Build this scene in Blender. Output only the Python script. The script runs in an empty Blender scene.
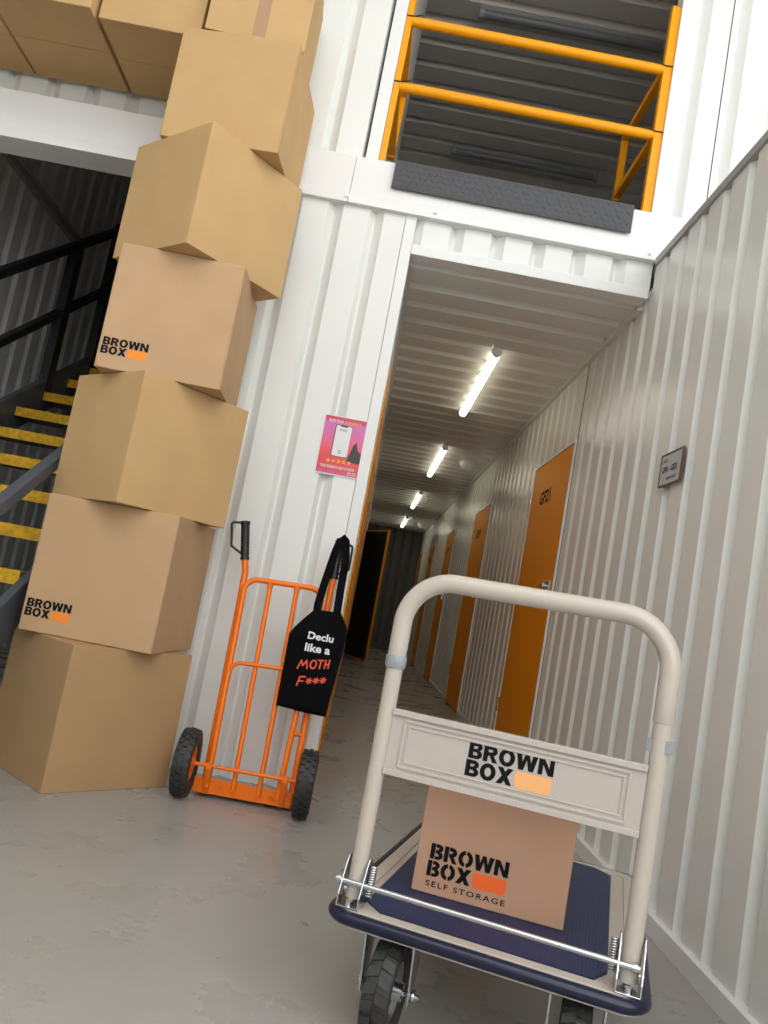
import bpy, bmesh, math, random
from mathutils import Vector, Matrix
random.seed(7)
SC = bpy.context.scene
COL = SC.collection

# ------------------------------------------------------------------ camera
cam_data = bpy.data.cameras.new('camera')
cam = bpy.data.objects.new('camera', cam_data)
COL.objects.link(cam)
YAW, PITCH, ROLL = math.radians(0.755), math.radians(6.73), math.radians(10.5)
fwd = Vector((math.sin(YAW) * math.cos(PITCH), math.cos(YAW) * math.cos(PITCH), math.sin(PITCH)))
rgt = Vector((math.cos(YAW), -math.sin(YAW), 0))
upv = rgt.cross(fwd)
r2 = math.cos(ROLL) * rgt + math.sin(ROLL) * upv
u2 = -math.sin(ROLL) * rgt + math.cos(ROLL) * upv
rot = Matrix((r2, u2, -fwd)).transposed()
cam.matrix_world = Matrix.Translation((0, 0, 0.88)) @ rot.to_4x4()
cam_data.sensor_fit = 'VERTICAL'
cam_data.sensor_height = 36
cam_data.sensor_width = 27
cam_data.lens = 790 / 1024 * 36
cam_data.clip_start = 0.05
SC.camera = cam

# ------------------------------------------------------------------ daylight and exposure
world = bpy.data.worlds.new('daylight')
SC.world = world
world.use_nodes = True
bg = world.node_tree.nodes['Background']
bg.inputs[0].default_value = (0.97, 0.985, 1.0, 1)
bg.inputs[1].default_value = 3.5
SC.view_settings.view_transform = 'Standard'
SC.view_settings.look = 'None'
SC.view_settings.gamma = 1
SC.view_settings.exposure = 0.0
SC.view_settings.use_curve_mapping = False
SC.cycles.use_denoising = True
SC.cycles.max_bounces = 8
SC.cycles.diffuse_bounces = 5
SC.cycles.sample_clamp_indirect = 6
TUBE_POWER = 6.0


# ------------------------------------------------------------------ materials
def mat(name, col, rough=0.5, metal=0.0, noise=0.0, nscale=8.0, bump=0.0, bscale=60.0, spec=0.5, emit=0.0, col2=None, coat=0.0):
    m = bpy.data.materials.new(name)
    m.use_nodes = True
    nt = m.node_tree
    b = nt.nodes['Principled BSDF']
    b.inputs['Base Color'].default_value = (*col, 1)
    b.inputs['Roughness'].default_value = rough
    b.inputs['Metallic'].default_value = metal
    b.inputs['Specular IOR Level'].default_value = spec
    b.inputs['Coat Weight'].default_value = coat
    tc = nt.nodes.new('ShaderNodeTexCoord')
    if noise or col2:
        n = nt.nodes.new('ShaderNodeTexNoise')
        n.inputs['Scale'].default_value = nscale
        n.inputs['Detail'].default_value = 5
        nt.links.new(tc.outputs['Object'], n.inputs['Vector'])
        r = nt.nodes.new('ShaderNodeValToRGB')
        c2 = col2 or tuple(c * (1 - noise) for c in col)
        r.color_ramp.elements[0].position = 0.35
        r.color_ramp.elements[1].position = 0.65
        r.color_ramp.elements[0].color = (*c2, 1)
        r.color_ramp.elements[1].color = (*col, 1)
        nt.links.new(n.outputs['Fac'], r.inputs['Fac'])
        nt.links.new(r.outputs['Color'], b.inputs['Base Color'])
    if bump:
        n2 = nt.nodes.new('ShaderNodeTexNoise')
        n2.inputs['Scale'].default_value = bscale
        n2.inputs['Detail'].default_value = 4
        nt.links.new(tc.outputs['Object'], n2.inputs['Vector'])
        bp = nt.nodes.new('ShaderNodeBump')
        bp.inputs['Strength'].default_value = bump
        bp.inputs['Distance'].default_value = 0.01
        nt.links.new(n2.outputs['Fac'], bp.inputs['Height'])
        nt.links.new(bp.outputs['Normal'], b.inputs['Normal'])
    if emit:
        b.inputs['Emission Color'].default_value = (*col, 1)
        b.inputs['Emission Strength'].default_value = emit
    return m


def cardboard(name, col):
    m = mat(name, col, 0.75, noise=0.07, nscale=5, spec=0.2)
    nt = m.node_tree
    b = nt.nodes['Principled BSDF']
    tc = nt.nodes.new('ShaderNodeTexCoord')
    mp = nt.nodes.new('ShaderNodeMapping')
    mp.inputs['Scale'].default_value = (160, 160, 6)
    n = nt.nodes.new('ShaderNodeTexNoise')
    n.inputs['Scale'].default_value = 1
    n.inputs['Detail'].default_value = 3
    bp = nt.nodes.new('ShaderNodeBump')
    bp.inputs['Strength'].default_value = 0.12
    bp.inputs['Distance'].default_value = 0.004
    nt.links.new(tc.outputs['Object'], mp.inputs['Vector'])
    nt.links.new(mp.outputs['Vector'], n.inputs['Vector'])
    nt.links.new(n.outputs['Fac'], bp.inputs['Height'])
    nt.links.new(bp.outputs['Normal'], b.inputs['Normal'])
    return m


def floor_material():
    m = bpy.data.materials.new('painted concrete')
    m.use_nodes = True
    nt = m.node_tree
    b = nt.nodes['Principled BSDF']
    tc = nt.nodes.new('ShaderNodeTexCoord')

    def noise(scale, detail=6, rough=0.6, stretch=(1, 1, 1)):
        mp = nt.nodes.new('ShaderNodeMapping')
        mp.inputs['Scale'].default_value = stretch
        n = nt.nodes.new('ShaderNodeTexNoise')
        n.inputs['Scale'].default_value = scale
        n.inputs['Detail'].default_value = detail
        n.inputs['Roughness'].default_value = rough
        nt.links.new(tc.outputs['Object'], mp.inputs['Vector'])
        nt.links.new(mp.outputs['Vector'], n.inputs['Vector'])
        return n

    def ramp(src, a, bb, ca, cb):
        r = nt.nodes.new('ShaderNodeValToRGB')
        r.color_ramp.elements[0].position = a
        r.color_ramp.elements[1].position = bb
        r.color_ramp.elements[0].color = (*ca, 1)
        r.color_ramp.elements[1].color = (*cb, 1)
        nt.links.new(src.outputs['Fac'], r.inputs['Fac'])
        return r

    def mix(f, a, c):
        x = nt.nodes.new('ShaderNodeMixRGB')
        nt.links.new(f.outputs[0], x.inputs[0])
        nt.links.new(a.outputs[0], x.inputs[1])
        x.inputs[2].default_value = (*c, 1)
        return x
    base = ramp(noise(1.6), 0.3, 0.7, (0.315, 0.30, 0.275), (0.36, 0.345, 0.32))
    pale = ramp(noise(5, 8, 0.7, (1, 2.4, 1)), 0.5, 0.8, (0, 0, 0), (0.30, 0.30, 0.30))
    m1 = mix(pale, base, (0.40, 0.385, 0.36))
    spots = ramp(noise(26, 4, 0.6, (1, 0.8, 1)), 0.755, 0.80, (0, 0, 0), (0.4, 0.4, 0.4))
    m2 = mix(spots, m1, (0.13, 0.115, 0.095))
    nt.links.new(m2.outputs[0], b.inputs['Base Color'])
    rr = ramp(noise(3.2), 0.3, 0.7, (0.22, 0.22, 0.22), (0.38, 0.38, 0.38))
    nt.links.new(rr.outputs[0], b.inputs['Roughness'])
    bp = nt.nodes.new('ShaderNodeBump')
    bp.inputs['Strength'].default_value = 0.10
    bp.inputs['Distance'].default_value = 0.012
    nb = noise(14, 5, 0.55)
    nt.links.new(nb.outputs['Fac'], bp.inputs['Height'])
    nt.links.new(bp.outputs['Normal'], b.inputs['Normal'])
    return m


def poster_material(z0, z1):
    # printed sunset: red at the foot, pink and violet above, with a dark hill patch
    m = bpy.data.materials.new('poster print')
    m.use_nodes = True
    nt = m.node_tree
    b = nt.nodes['Principled BSDF']
    b.inputs['Roughness'].default_value = 0.3
    tc = nt.nodes.new('ShaderNodeTexCoord')
    sp = nt.nodes.new('ShaderNodeSeparateXYZ')
    nt.links.new(tc.outputs['Object'], sp.inputs[0])
    mr = nt.nodes.new('ShaderNodeMapRange')
    mr.inputs['From Min'].default_value = z0
    mr.inputs['From Max'].default_value = z1
    nt.links.new(sp.outputs['Z'], mr.inputs['Value'])
    r = nt.nodes.new('ShaderNodeValToRGB')
    cr = r.color_ramp
    cr.elements[0].position = 0.0
    cr.elements[0].color = (0.62, 0.06, 0.22, 1)
    cr.elements[1].position = 1.0
    cr.elements[1].color = (0.60, 0.035, 0.10, 1)
    for p, c in ((0.10, (0.68, 0.035, 0.05)), (0.34, (0.75, 0.045, 0.05)), (0.52, (0.78, 0.10, 0.17)), (0.72, (0.66, 0.12, 0.38)), (0.90, (0.60, 0.14, 0.42)), (0.925, (0.60, 0.035, 0.10))):
        e = cr.elements.new(p)
        e.color = (*c, 1)
    nt.links.new(mr.outputs[0], r.inputs['Fac'])
    nt.links.new(r.outputs['Color'], b.inputs['Base Color'])
    return m


WHITE = mat('white painted steel', (0.78, 0.79, 0.755), 0.26, noise=0.03, nscale=2.0)
WHITE_TRIM = mat('white trim steel', (0.80, 0.80, 0.785), 0.35, noise=0.03, nscale=3)
CAP = mat('grey capping steel', (0.36, 0.36, 0.35), 0.45)
GREY_WALL = mat('grey stairwell steel', (0.74, 0.74, 0.72), 0.45, noise=0.06, nscale=3)
GREY_CEIL = mat('unlit mezzanine steel', (0.74, 0.69, 0.62), 0.45)
GAP = mat('black gap strip', (0.01, 0.01, 0.01), 0.8)  # black strips drawn in for the shade inside panel gaps
SHADED_WALL = mat('shade-darkened steel sheet', (0.14, 0.14, 0.132), 0.45, noise=0.06, nscale=3)  # passage end and stairwell back: their dimness is put into the colour
HALL = mat('hall plaster', (0.62, 0.61, 0.585), 0.8)
FLOOR = floor_material()
CARD = cardboard('brown cardboard', (0.56, 0.365, 0.17))
CARD_DARK = cardboard('darker brown cardboard', (0.45, 0.285, 0.14))  # darker tone for the bottom box
CARD_PINK = cardboard('warm brown cardboard', (0.54, 0.35, 0.195))
CARD_CART = cardboard('reddish brown cardboard', (0.55, 0.325, 0.215))
TAPE = mat('brown paper tape', (0.40, 0.235, 0.12), 0.5)
INK = mat('black printing ink', (0.005, 0.005, 0.006), 0.8, spec=0.2)
INK_ORANGE = mat('orange printing ink', (0.95, 0.27, 0.02), 0.6)
INK_RED = mat('red orange printing ink', (0.95, 0.15, 0.02), 0.6)
ORANGE = mat('orange powder coat', (0.90, 0.185, 0.004), 0.33, spec=0.35, coat=0.12)
DOOR = mat('amber door steel', (0.86, 0.33, 0.002), 0.42, spec=0.12)
DOOR_BACK = mat('dark door lining', (0.03, 0.027, 0.025), 0.6)
YELLOW = mat('yellow powder coat', (0.88, 0.345, 0.002), 0.35, spec=0.3)
NOSING = mat('yellow anti-slip nosing', (0.80, 0.46, 0.012), 0.7, noise=0.35, nscale=40, bump=0.4, bscale=120)
STEEL_DARK = mat('dark blue grey steel', (0.075, 0.085, 0.102), 0.45)
STEEL_BLACK = mat('black painted steel', (0.010, 0.011, 0.014), 0.4)
TREAD = mat('chequered dark steel', (0.045, 0.048, 0.053), 0.5, bump=0.6, bscale=55)
PLATE = mat('dark grey chequer plate', (0.045, 0.046, 0.05), 0.42, noise=0.15, nscale=20)
BLACK_PLASTIC = mat('black plastic', (0.012, 0.012, 0.013), 0.45)
RUBBER = mat('tyre rubber', (0.034, 0.033, 0.032), 0.55, noise=0.25, nscale=30)
CANVAS = mat('black canvas', (0.004, 0.004, 0.005), 0.95, spec=0.1, bump=0.15, bscale=300)
INK_WHITE = mat('white printing ink', (0.80, 0.79, 0.82), 0.7)
INK_CORAL = mat('coral printing ink', (0.80, 0.11, 0.045), 0.7)
BEIGE = mat('beige enamel', (0.51, 0.455, 0.39), 0.26, coat=0.25)
BEIGE_LIGHT = mat('pale beige enamel', (0.49, 0.44, 0.395), 0.24, coat=0.4)
NAVY = mat('navy vinyl', (0.004, 0.006, 0.028), 0.3)
ZINC = mat('zinc plated steel', (0.62, 0.64, 0.66), 0.22, metal=1.0)
GREY_PLASTIC = mat('grey plastic', (0.30, 0.31, 0.33), 0.5)
LAMP = mat('lit lamp diffuser', (1.0, 0.94, 0.75), 0.5, emit=TUBE_POWER)
LAMP_OFF = mat('unlit lamp diffuser', (0.20, 0.20, 0.20), 0.4)
PAPER = mat('white paper', (0.78, 0.78, 0.78), 0.5)
PAPER_GREY = mat('pale grey paper', (0.50, 0.52, 0.55), 0.5)
GOLD = mat('gold printing ink', (0.90, 0.42, 0.05), 0.5)
HILL = mat('dark grey printing ink', (0.045, 0.04, 0.045), 0.5)
FRAME_RED = mat('reddish brown frame', (0.15, 0.06, 0.045), 0.35)

mat_nodes = NAVY.node_tree   # fine ribs moulded in the vinyl
_tc = mat_nodes.nodes.new('ShaderNodeTexCoord')
_wv = mat_nodes.nodes.new('ShaderNodeTexWave')
_wv.inputs['Scale'].default_value = 42
_bp = mat_nodes.nodes.new('ShaderNodeBump')
_bp.inputs['Strength'].default_value = 0.18
_bp.inputs['Distance'].default_value = 0.004
mat_nodes.links.new(_tc.outputs['Object'], _wv.inputs['Vector'])
mat_nodes.links.new(_wv.outputs['Fac'], _bp.inputs['Height'])
NAVY_RIB = NAVY.copy()
NAVY_RIB.name = 'ribbed navy vinyl'
NAVY_RIB.node_tree.links.new(NAVY_RIB.node_tree.nodes['Bump'].outputs['Normal'], NAVY_RIB.node_tree.nodes['Principled BSDF'].inputs['Normal'])
NAVY_RIB.node_tree.nodes['Principled BSDF'].inputs['Roughness'].default_value = 0.5
NAVY_RIB.node_tree.nodes['Principled BSDF'].inputs['Base Color'].default_value = (0.013, 0.025, 0.085, 1)


# ------------------------------------------------------------------ mesh builder
def frame(o, x, y):
    x = Vector(x).normalized()
    y = Vector(y).normalized()
    z = x.cross(y)
    m = Matrix((x, y, z)).transposed().to_4x4()
    m.translation = Vector(o)
    return m


class MB:
    def __init__(self):
        self.v, self.f, self.m, self.s = [], [], [], []

    def add(self, vs, fs, M=None, mi=0, smooth=False):
        b = len(self.v)
        self.v += [tuple(M @ Vector(p)) if M else tuple(p) for p in vs]
        for f in fs:
            self.f.append([i + b for i in f])
            self.m.append(mi)
            self.s.append(smooth)
        return self

    def box(self, x0, x1, y0, y1, z0, z1, M=None, mi=0):
        vs = [(x, y, z) for x in (x0, x1) for y in (y0, y1) for z in (z0, z1)]
        fs = [(0, 1, 3, 2), (4, 6, 7, 5), (0, 4, 5, 1), (2, 3, 7, 6), (0, 2, 6, 4), (1, 5, 7, 3)]
        return self.add(vs, fs, M, mi)

    def prism(self, poly, h0, h1, M=None, mi=0):
        n = len(poly)
        vs = [(x, y, h0) for x, y in poly] + [(x, y, h1) for x, y in poly]
        fs = [tuple(range(n - 1, -1, -1)), tuple(range(n, 2 * n))]
        fs += [(i, (i + 1) % n, n + (i + 1) % n, n + i) for i in range(n)]
        return self.add(vs, fs, M, mi)

    def tube(self, pts, r, n=12, closed=False, M=None, mi=0, square=False):
        pts = [Vector(p) for p in pts]
        N = len(pts)
        rs = r if isinstance(r, (list, tuple)) else [r] * N
        t0 = (pts[1] - pts[0]).normalized()
        up = Vector((0, 0, 1)) if abs(t0.z) < 0.9 else Vector((1, 0, 0))
        a = (up - t0 * up.dot(t0)).normalized()
        vs = []
        if square:
            n = 4
        for i, p in enumerate(pts):
            if closed:
                t = (pts[(i + 1) % N] - pts[i - 1]).normalized()
            elif i == 0:
                t = t0
            elif i == N - 1:
                t = (pts[-1] - pts[-2]).normalized()
            else:
                t = ((pts[i + 1] - p).normalized() + (p - pts[i - 1]).normalized()).normalized()
            a = (a - t * a.dot(t)).normalized()
            b = t.cross(a)
            for k in range(n):
                an = 2 * math.pi * (k + (0.5 if square else 0)) / n
                vs.append(p + (a * math.cos(an) + b * math.sin(an)) * rs[i])
        fs = []
        for i in range(N if closed else N - 1):
            j = (i + 1) % N
            for k in range(n):
                l = (k + 1) % n
                fs.append((i * n + k, i * n + l, j * n + l, j * n + k))
        self.add(vs, fs, M, mi, not square)
        if not closed:
            self.add(vs[:n], [tuple(range(n - 1, -1, -1))], M, mi)
            self.add(vs[-n:], [tuple(range(n))], M, mi)
        return self

    def cyl(self, a, b, r, n=16, M=None, mi=0):
        return self.tube([a, b], r, n, False, M, mi)

    def lathe(self, prof, n, M=None, mi=0, closed=True):
        # profile points (radius, height) turned about local z
        P = len(prof)
        vs, fs = [], []
        for k in range(n):
            an = 2 * math.pi * k / n
            vs += [(r * math.cos(an), r * math.sin(an), h) for r, h in prof]
        for k in range(n):
            l = (k + 1) % n
            for i in range(P if closed else P - 1):
                j = (i + 1) % P
                fs.append((k * P + i, l * P + i, l * P + j, k * P + j))
        return self.add(vs, fs, M, mi, True)

    def text(self, s, M, w=None, h=None, mi=0, bold=0.0, depth=0.0006, shear=0.0, space=1.0):
        cu = bpy.data.curves.new('lettering', 'FONT')
        cu.body = s
        cu.offset = bold
        cu.shear = shear
        cu.space_character = space
        cu.resolution_u = 3
        ob = bpy.data.objects.new('lettering', cu)
        COL.objects.link(ob)
        dg = bpy.context.evaluated_depsgraph_get()
        me = bpy.data.meshes.new_from_object(ob.evaluated_get(dg))
        xs = [v.co.x for v in me.vertices]
        ys = [v.co.y for v in me.vertices]
        x0, x1, y0, y1 = min(xs), max(xs), min(ys), max(ys)
        sx = w / (x1 - x0) if w else None
        sy = h / (y1 - y0) if h else sx
        sx = sx or sy
        vs = [((v.co.x - x0) * sx, (v.co.y - y0) * sy, depth) for v in me.vertices]
        self.add(vs, [tuple(p.vertices) for p in me.polygons], M, mi)
        bpy.data.objects.remove(ob)
        bpy.data.curves.remove(cu)
        bpy.data.meshes.remove(me)
        return self

    def build(self, name, mats, parent=None, bevel=0.0, recalc=True, seg=2):
        me = bpy.data.meshes.new(name)
        me.from_pydata([tuple(p) for p in self.v], [], self.f)
        mats = mats if isinstance(mats, (list, tuple)) else [mats]
        for m in mats:
            me.materials.append(m)
        me.polygons.foreach_set('material_index', self.m)
        me.polygons.foreach_set('use_smooth', self.s)
        if recalc:
            bm = bmesh.new()
            bm.from_mesh(me)
            bmesh.ops.recalc_face_normals(bm, faces=bm.faces)
            bm.to_mesh(me)
            bm.free()
        me.update()
        o = bpy.data.objects.new(name, me)
        COL.objects.link(o)
        if parent:
            o.parent = parent
        if bevel:
            b = o.modifiers.new('bevel', 'BEVEL')
            b.width = bevel
            b.segments = seg
            b.limit_method = 'ANGLE'
            b.angle_limit = math.radians(40)
        return o


def fillet(pts, r, seg=8):
    pts = [Vector(p) for p in pts]
    out = [pts[0]]
    for i in range(1, len(pts) - 1):
        p = pts[i]
        a = (pts[i - 1] - p).normalized()
        b = (pts[i + 1] - p).normalized()
        ang = a.angle(b)
        if ang > 3.1:
            out.append(p)
            continue
        rr = r[i] if isinstance(r, (list, tuple)) else r
        d = rr / math.tan(ang / 2)
        c = p + (a + b).normalized() * (rr / math.sin(ang / 2))
        s, e = p + a * d - c, p + b * d - c
        for k in range(seg + 1):
            t = k / seg
            q = s.normalized().slerp(e.normalized(), t) * rr
            out.append(c + q)
    out.append(pts[-1])
    return out


def rounded_rect(x0, x1, y0, y1, r, seg=6):
    out = []
    for cx, cy, a0 in ((x1 - r, y0 + r, -90), (x1 - r, y1 - r, 0), (x0 + r, y1 - r, 90), (x0 + r, y0 + r, 180)):
        for k in range(seg + 1):
            a = math.radians(a0 + 90 * k / seg)
            out.append((cx + r * math.cos(a), cy + r * math.sin(a)))
    return out


def thing(name, label, cat, loc=(0, 0, 0), rz=0.0, group=None):
    o = bpy.data.objects.new(name, None)
    o.empty_display_size = 0.1
    COL.objects.link(o)
    o.location = loc
    o.rotation_euler = (0, 0, rz)
    o['label'] = label
    o['category'] = cat
    if group:
        o['group'] = group
    return o


def struct(o, label=None, cat=None):
    o['kind'] = 'structure'
    if label:
        o['label'] = label
    if cat:
        o['category'] = cat
    return o


def off(o, loc):
    """put a part built in world coordinates under a thing standing at loc"""
    o.location = (-loc[0], -loc[1], -loc[2])
    return o


# ------------------------------------------------------------------ ribbed steel sheet
PITCH_RIB, RIB_D = 0.203, 0.034
GF = (0.0, 0.020, 0.030, 0.072)
GR = (0.0, 0.036, 0.050, 0.070)


def ribbed_poly(u0, u1, phase, pitch=PITCH_RIB, depth=RIB_D, thick=0.05, g=(0.0, 0.02, 0.052, 0.072)):
    prof = []

    def surf(u):
        t = (u - phase) % pitch
        if t <= g[0] or t >= g[3]:
            return 0.0
        if t < g[1]:
            return -depth * (t - g[0]) / (g[1] - g[0])
        if t <= g[2]:
            return -depth
        return -depth * (g[3] - t) / (g[3] - g[2])
    us = {u0, u1}
    k = math.floor((u0 - phase) / pitch) - 1
    while phase + k * pitch < u1 + pitch:
        for q in g:
            u = phase + k * pitch + q
            if u0 < u < u1:
                us.add(u)
        k += 1
    prof = [(u, surf(u)) for u in sorted(us)]
    return prof + [(u1, -thick), (u0, -thick)]


def ribbed(mb, o, U, N, u0, u1, v0, v1, phase, V=(0, 0, 1), **k):
    """sheet standing at o: runs along U, ribs along V, faces N"""
    U, N, V = Vector(U), Vector(N), Vector(V)
    M = Matrix((U, N, V)).transposed().to_4x4()
    M.translation = Vector(o)
    mb.prism(ribbed_poly(u0, u1, phase, **k), v0, v1, M)
    return mb


YF = 3.68     # facade
XR = 1.14     # right hand partition
XL = -0.054   # passage, left side
ZC = 2.58     # passage ceiling
YE = 17.0     # passage end
XS = -2.74    # stairwell side wall

# ------------------------------------------------------------------ setting
fl = MB().box(-7, 8, -9, 19, -0.1, 0.0).build('floor', FLOOR)
struct(fl)

mb = MB()
ribbed(mb, (0, YF, 0), (1, 0, 0), (0, -1, 0), -0.82, -0.109, 0, 2.775, -0.489, g=GF)
struct(mb.build('wall_front', WHITE))
mb = MB().box(-0.107, XL, YF - 0.004, YF + 0.11, 0, 2.775)
mb.box(-0.86, -0.82, YF - 0.004, YF + 0.11, 0, 2.775)
struct(mb.build('trim_1', WHITE_TRIM, bevel=0.002))

# header above the passage: ribbed sheet over a folded lip
mb = MB()
ribbed(mb, (0, YF + 0.01, 0), (1, 0, 0), (0, -1, 0), XL, 1.133, 2.62, 2.775, 0.118, g=GF)
struct(mb.build('wall_header', WHITE))
mb = MB().box(XL, 1.124, YF - 0.012, YF + 0.09, 2.58, 2.633)
struct(mb.build('trim_2', WHITE_TRIM, bevel=0.003))
mb = MB().box(1.133, XR - 0.001, YF + 0.006, YF + 0.05, 2.633, 2.775)
struct(mb.build('trim_3', GAP))

# the long horizontal beam between the floors (folded front, lower lip, joint and bolts)
bs = [(0, 2.773), (-0.028, 2.773), (-0.028, 2.785), (-0.020, 2.835), (-0.020, 3.02), (0, 3.02), (0.15, 3.02), (0.15, 2.773)]
Mx = Matrix(((0, 0, 1, 0), (1, 0, 0, YF), (0, 1, 0, 0), (0, 0, 0, 1)))
mb = MB().prism(bs, -3.2, -0.4018, Mx)
mb.prism(bs, -0.400, 2.6, Mx)
beam = struct(mb.build('trim_4', WHITE_TRIM, bevel=0.002))
for x in (-0.41, 0.03, 1.10):
    mb = MB().cyl((x, YF - 0.024, 2.802), (x, YF - 0.036, 2.802), 0.009, 6)
    mb.cyl((x, YF - 0.022, 2.802), (x, YF - 0.028, 2.802), 0.014, 12)
    mb.build('bolt', WHITE_TRIM, beam)

# upper facade either side of the mezzanine opening
mb = MB()
ribbed(mb, (0, YF, 0), (1, 0, 0), (0, -1, 0), -0.86, -0.366, 3.02, 5.75, -0.583, g=GF)
ribbed(mb, (0, YF + 0.10, 0), (1, 0, 0), (0, -1, 0), -3.2, -0.86, 3.02, 5.75, -0.60, g=GF)
struct(mb.build('wall_front_upper', WHITE))
mb = MB()
ribbed(mb, (0, YF, 0), (1, 0, 0), (0, -1, 0), 1.150, 4.2, 3.02, 5.75, 1.165, g=GF)
struct(mb.build('wall_front_upper_side', WHITE))
mb = MB().box(-0.360, -0.297, YF - 0.006, YF + 0.09, 3.02, 5.75)
mb.box(1.082, 1.150, YF - 0.006, YF + 0.09, 3.02, 5.75)
struct(mb.build('trim_5', WHITE_TRIM, bevel=0.002))
mb = MB().box(-0.366, -0.360, YF - 0.001, YF + 0.04, 3.02, 5.75)
mb.box(1.345, 1.349, YF - 0.002, YF + 0.02, 3.02, 5.75)
struct(mb.build('trim_6', GAP))

# right hand partition: ribbed sheet with grey capping and floor channel
mb = MB()
YD = [(4.70, 5.75), (7.69, 8.72), (10.56, 11.55), (13.27, 14.30), (15.85, 16.75)]
ZD = 2.07
ph = -(2.720 - 0.203 * 5) + 0.0          # along -Y so that the slope seen is the far one


def right_panel(y0, y1, z0, z1):
    m = MB()
    ribbed(m, (XR, 0, 0), (0, -1, 0), (-1, 0, 0), -y1, -y0, z0, z1, -2.732, g=GR)
    return m


struct(right_panel(1.0, YF - 0.02, 0, 2.76).build('wall_right', WHITE))
mb = right_panel(YF - 0.02, YD[0][0] - 0.03, 0, 2.62)
struct(mb.build('wall_right_entry', WHITE))
struct(MB().box(XR - 0.001, XR + 0.05, YD[0][0] - 0.03, YD[0][0] - 0.018, 0, 2.60).build('trim_7', GAP))
mb = MB()
edges = [YD[0][0] - 0.018] + [e for d in YD for e in d] + [YE]
for i in range(1, len(edges) - 1, 2):
    ribbed(mb, (XR, 0, 0), (0, -1, 0), (-1, 0, 0), -(edges[i + 2] if i + 2 < len(edges) else YE) + 0.02, -edges[i + 1] - 0.02, 0, 2.62, -2.732, g=GR)
for a, b in YD:
    ribbed(mb, (XR, 0, 0), (0, -1, 0), (-1, 0, 0), -b - 0.02, -a + 0.02, ZD + 0.02, 2.62, -2.732, g=GR)
struct(mb.build('wall_right_passage', WHITE))
mb = MB().box(XR - 0.012, XR + 0.08, 1.0, YF - 0.03, 2.745, 2.785)
struct(mb.build('trim_8', CAP, bevel=0.002))
mb = MB().box(XR - 0.022, XR + 0.02, 1.0, YD[0][0] - 0.03, 0, 0.062)
for i in range(1, len(edges) - 1, 2):
    y0, y1 = edges[i + 1], (edges[i + 2] if i + 2 < len(edges) else YE)
    mb.box(XR - 0.012, XR + 0.02, y0 + 0.02, y1 - 0.02, 0, 0.05)
struct(mb.build('baseboard_right', WHITE_TRIM, bevel=0.002))
struct(MB().box(XR + 0.06, 4.2, 1.0, YF, 2.66, 2.74).build('roof_units', CAP))

# passage ceiling and its edge angles
mb = MB()
Mc = Matrix(((0, 0, 1, 0), (1, 0, 0, 0), (0, -1, 0, ZC), (0, 0, 0, 1)))
mb.prism(ribbed_poly(YF + 0.09, YE, 3.985, pitch=0.254, depth=0.038, g=(0.0, 0.02, 0.045, 0.085)), XL, XR, Mc)
struct(mb.build('ceiling', WHITE))
mb = MB().box(XR - 0.028, XR, YF + 0.1, YE, ZC - 0.014, ZC + 0.02)
mb.box(XL, XL + 0.02, YF + 0.1, YE, ZC - 0.006, ZC + 0.02)
struct(mb.build('trim_9', WHITE_TRIM))

# passage left side: sheet between amber doors, one of them standing open
LD = [(3.87, 4.82), (5.15, 6.10), (7.2, 8.1), (9.7, 10.6), (12.2, 13.1)]
mb = MB()
le = [YF + 0.11] + [e for d in LD for e in d] + [YE]
for i in range(0, len(le), 2):
    ribbed(mb, (XL, 0, 0), (0, 1, 0), (1, 0, 0), le[i] + 0.02, le[i + 1] - 0.02, 0, 2.62, 3.9)
for a, b in LD:
    ribbed(mb, (XL, 0, 0), (0, 1, 0), (1, 0, 0), a - 0.02, b + 0.02, ZD + 0.02, 2.62, 3.9)
struct(mb.build('wall_left', WHITE))
mb = MB()
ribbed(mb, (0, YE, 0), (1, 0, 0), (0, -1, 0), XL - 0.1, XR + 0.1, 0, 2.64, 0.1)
struct(mb.build('wall_end', SHADED_WALL))
# dark store room seen past the open door
mb = MB().box(XL - 0.90, XL - 0.86, 11.4, 13.6, 0, 2.62).box(XL - 0.86, XL - 0.05, 11.4, 11.44, 0, 2.62).box(XL - 0.86, XL - 0.05, 13.56, 13.6, 0, 2.62)
mb.box(XL - 0.9, XL - 0.05, 11.4, 13.6, 2.62, 2.66)
struct(mb.build('wall_store', GREY_WALL))
mb = MB().box(XR + 0.065, XR + 0.10, YF + 0.08, YE + 0.1, 0, 2.64)
mb.box(XL - 0.10, XL - 0.065, YF + 0.12, 11.4, 0, 2.64).box(XL - 0.10, XL - 0.065, 13.6, YE + 0.1, 0, 2.64)
struct(mb.build('wall_backing', GREY_WALL))  # unseen backing added to block daylight leaks behind the doors
struct(MB().box(-1.2, XR + 0.1, YF + 0.1, YE + 0.1, 2.64, 2.69).build('ceiling_slab', GREY_WALL))


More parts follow.
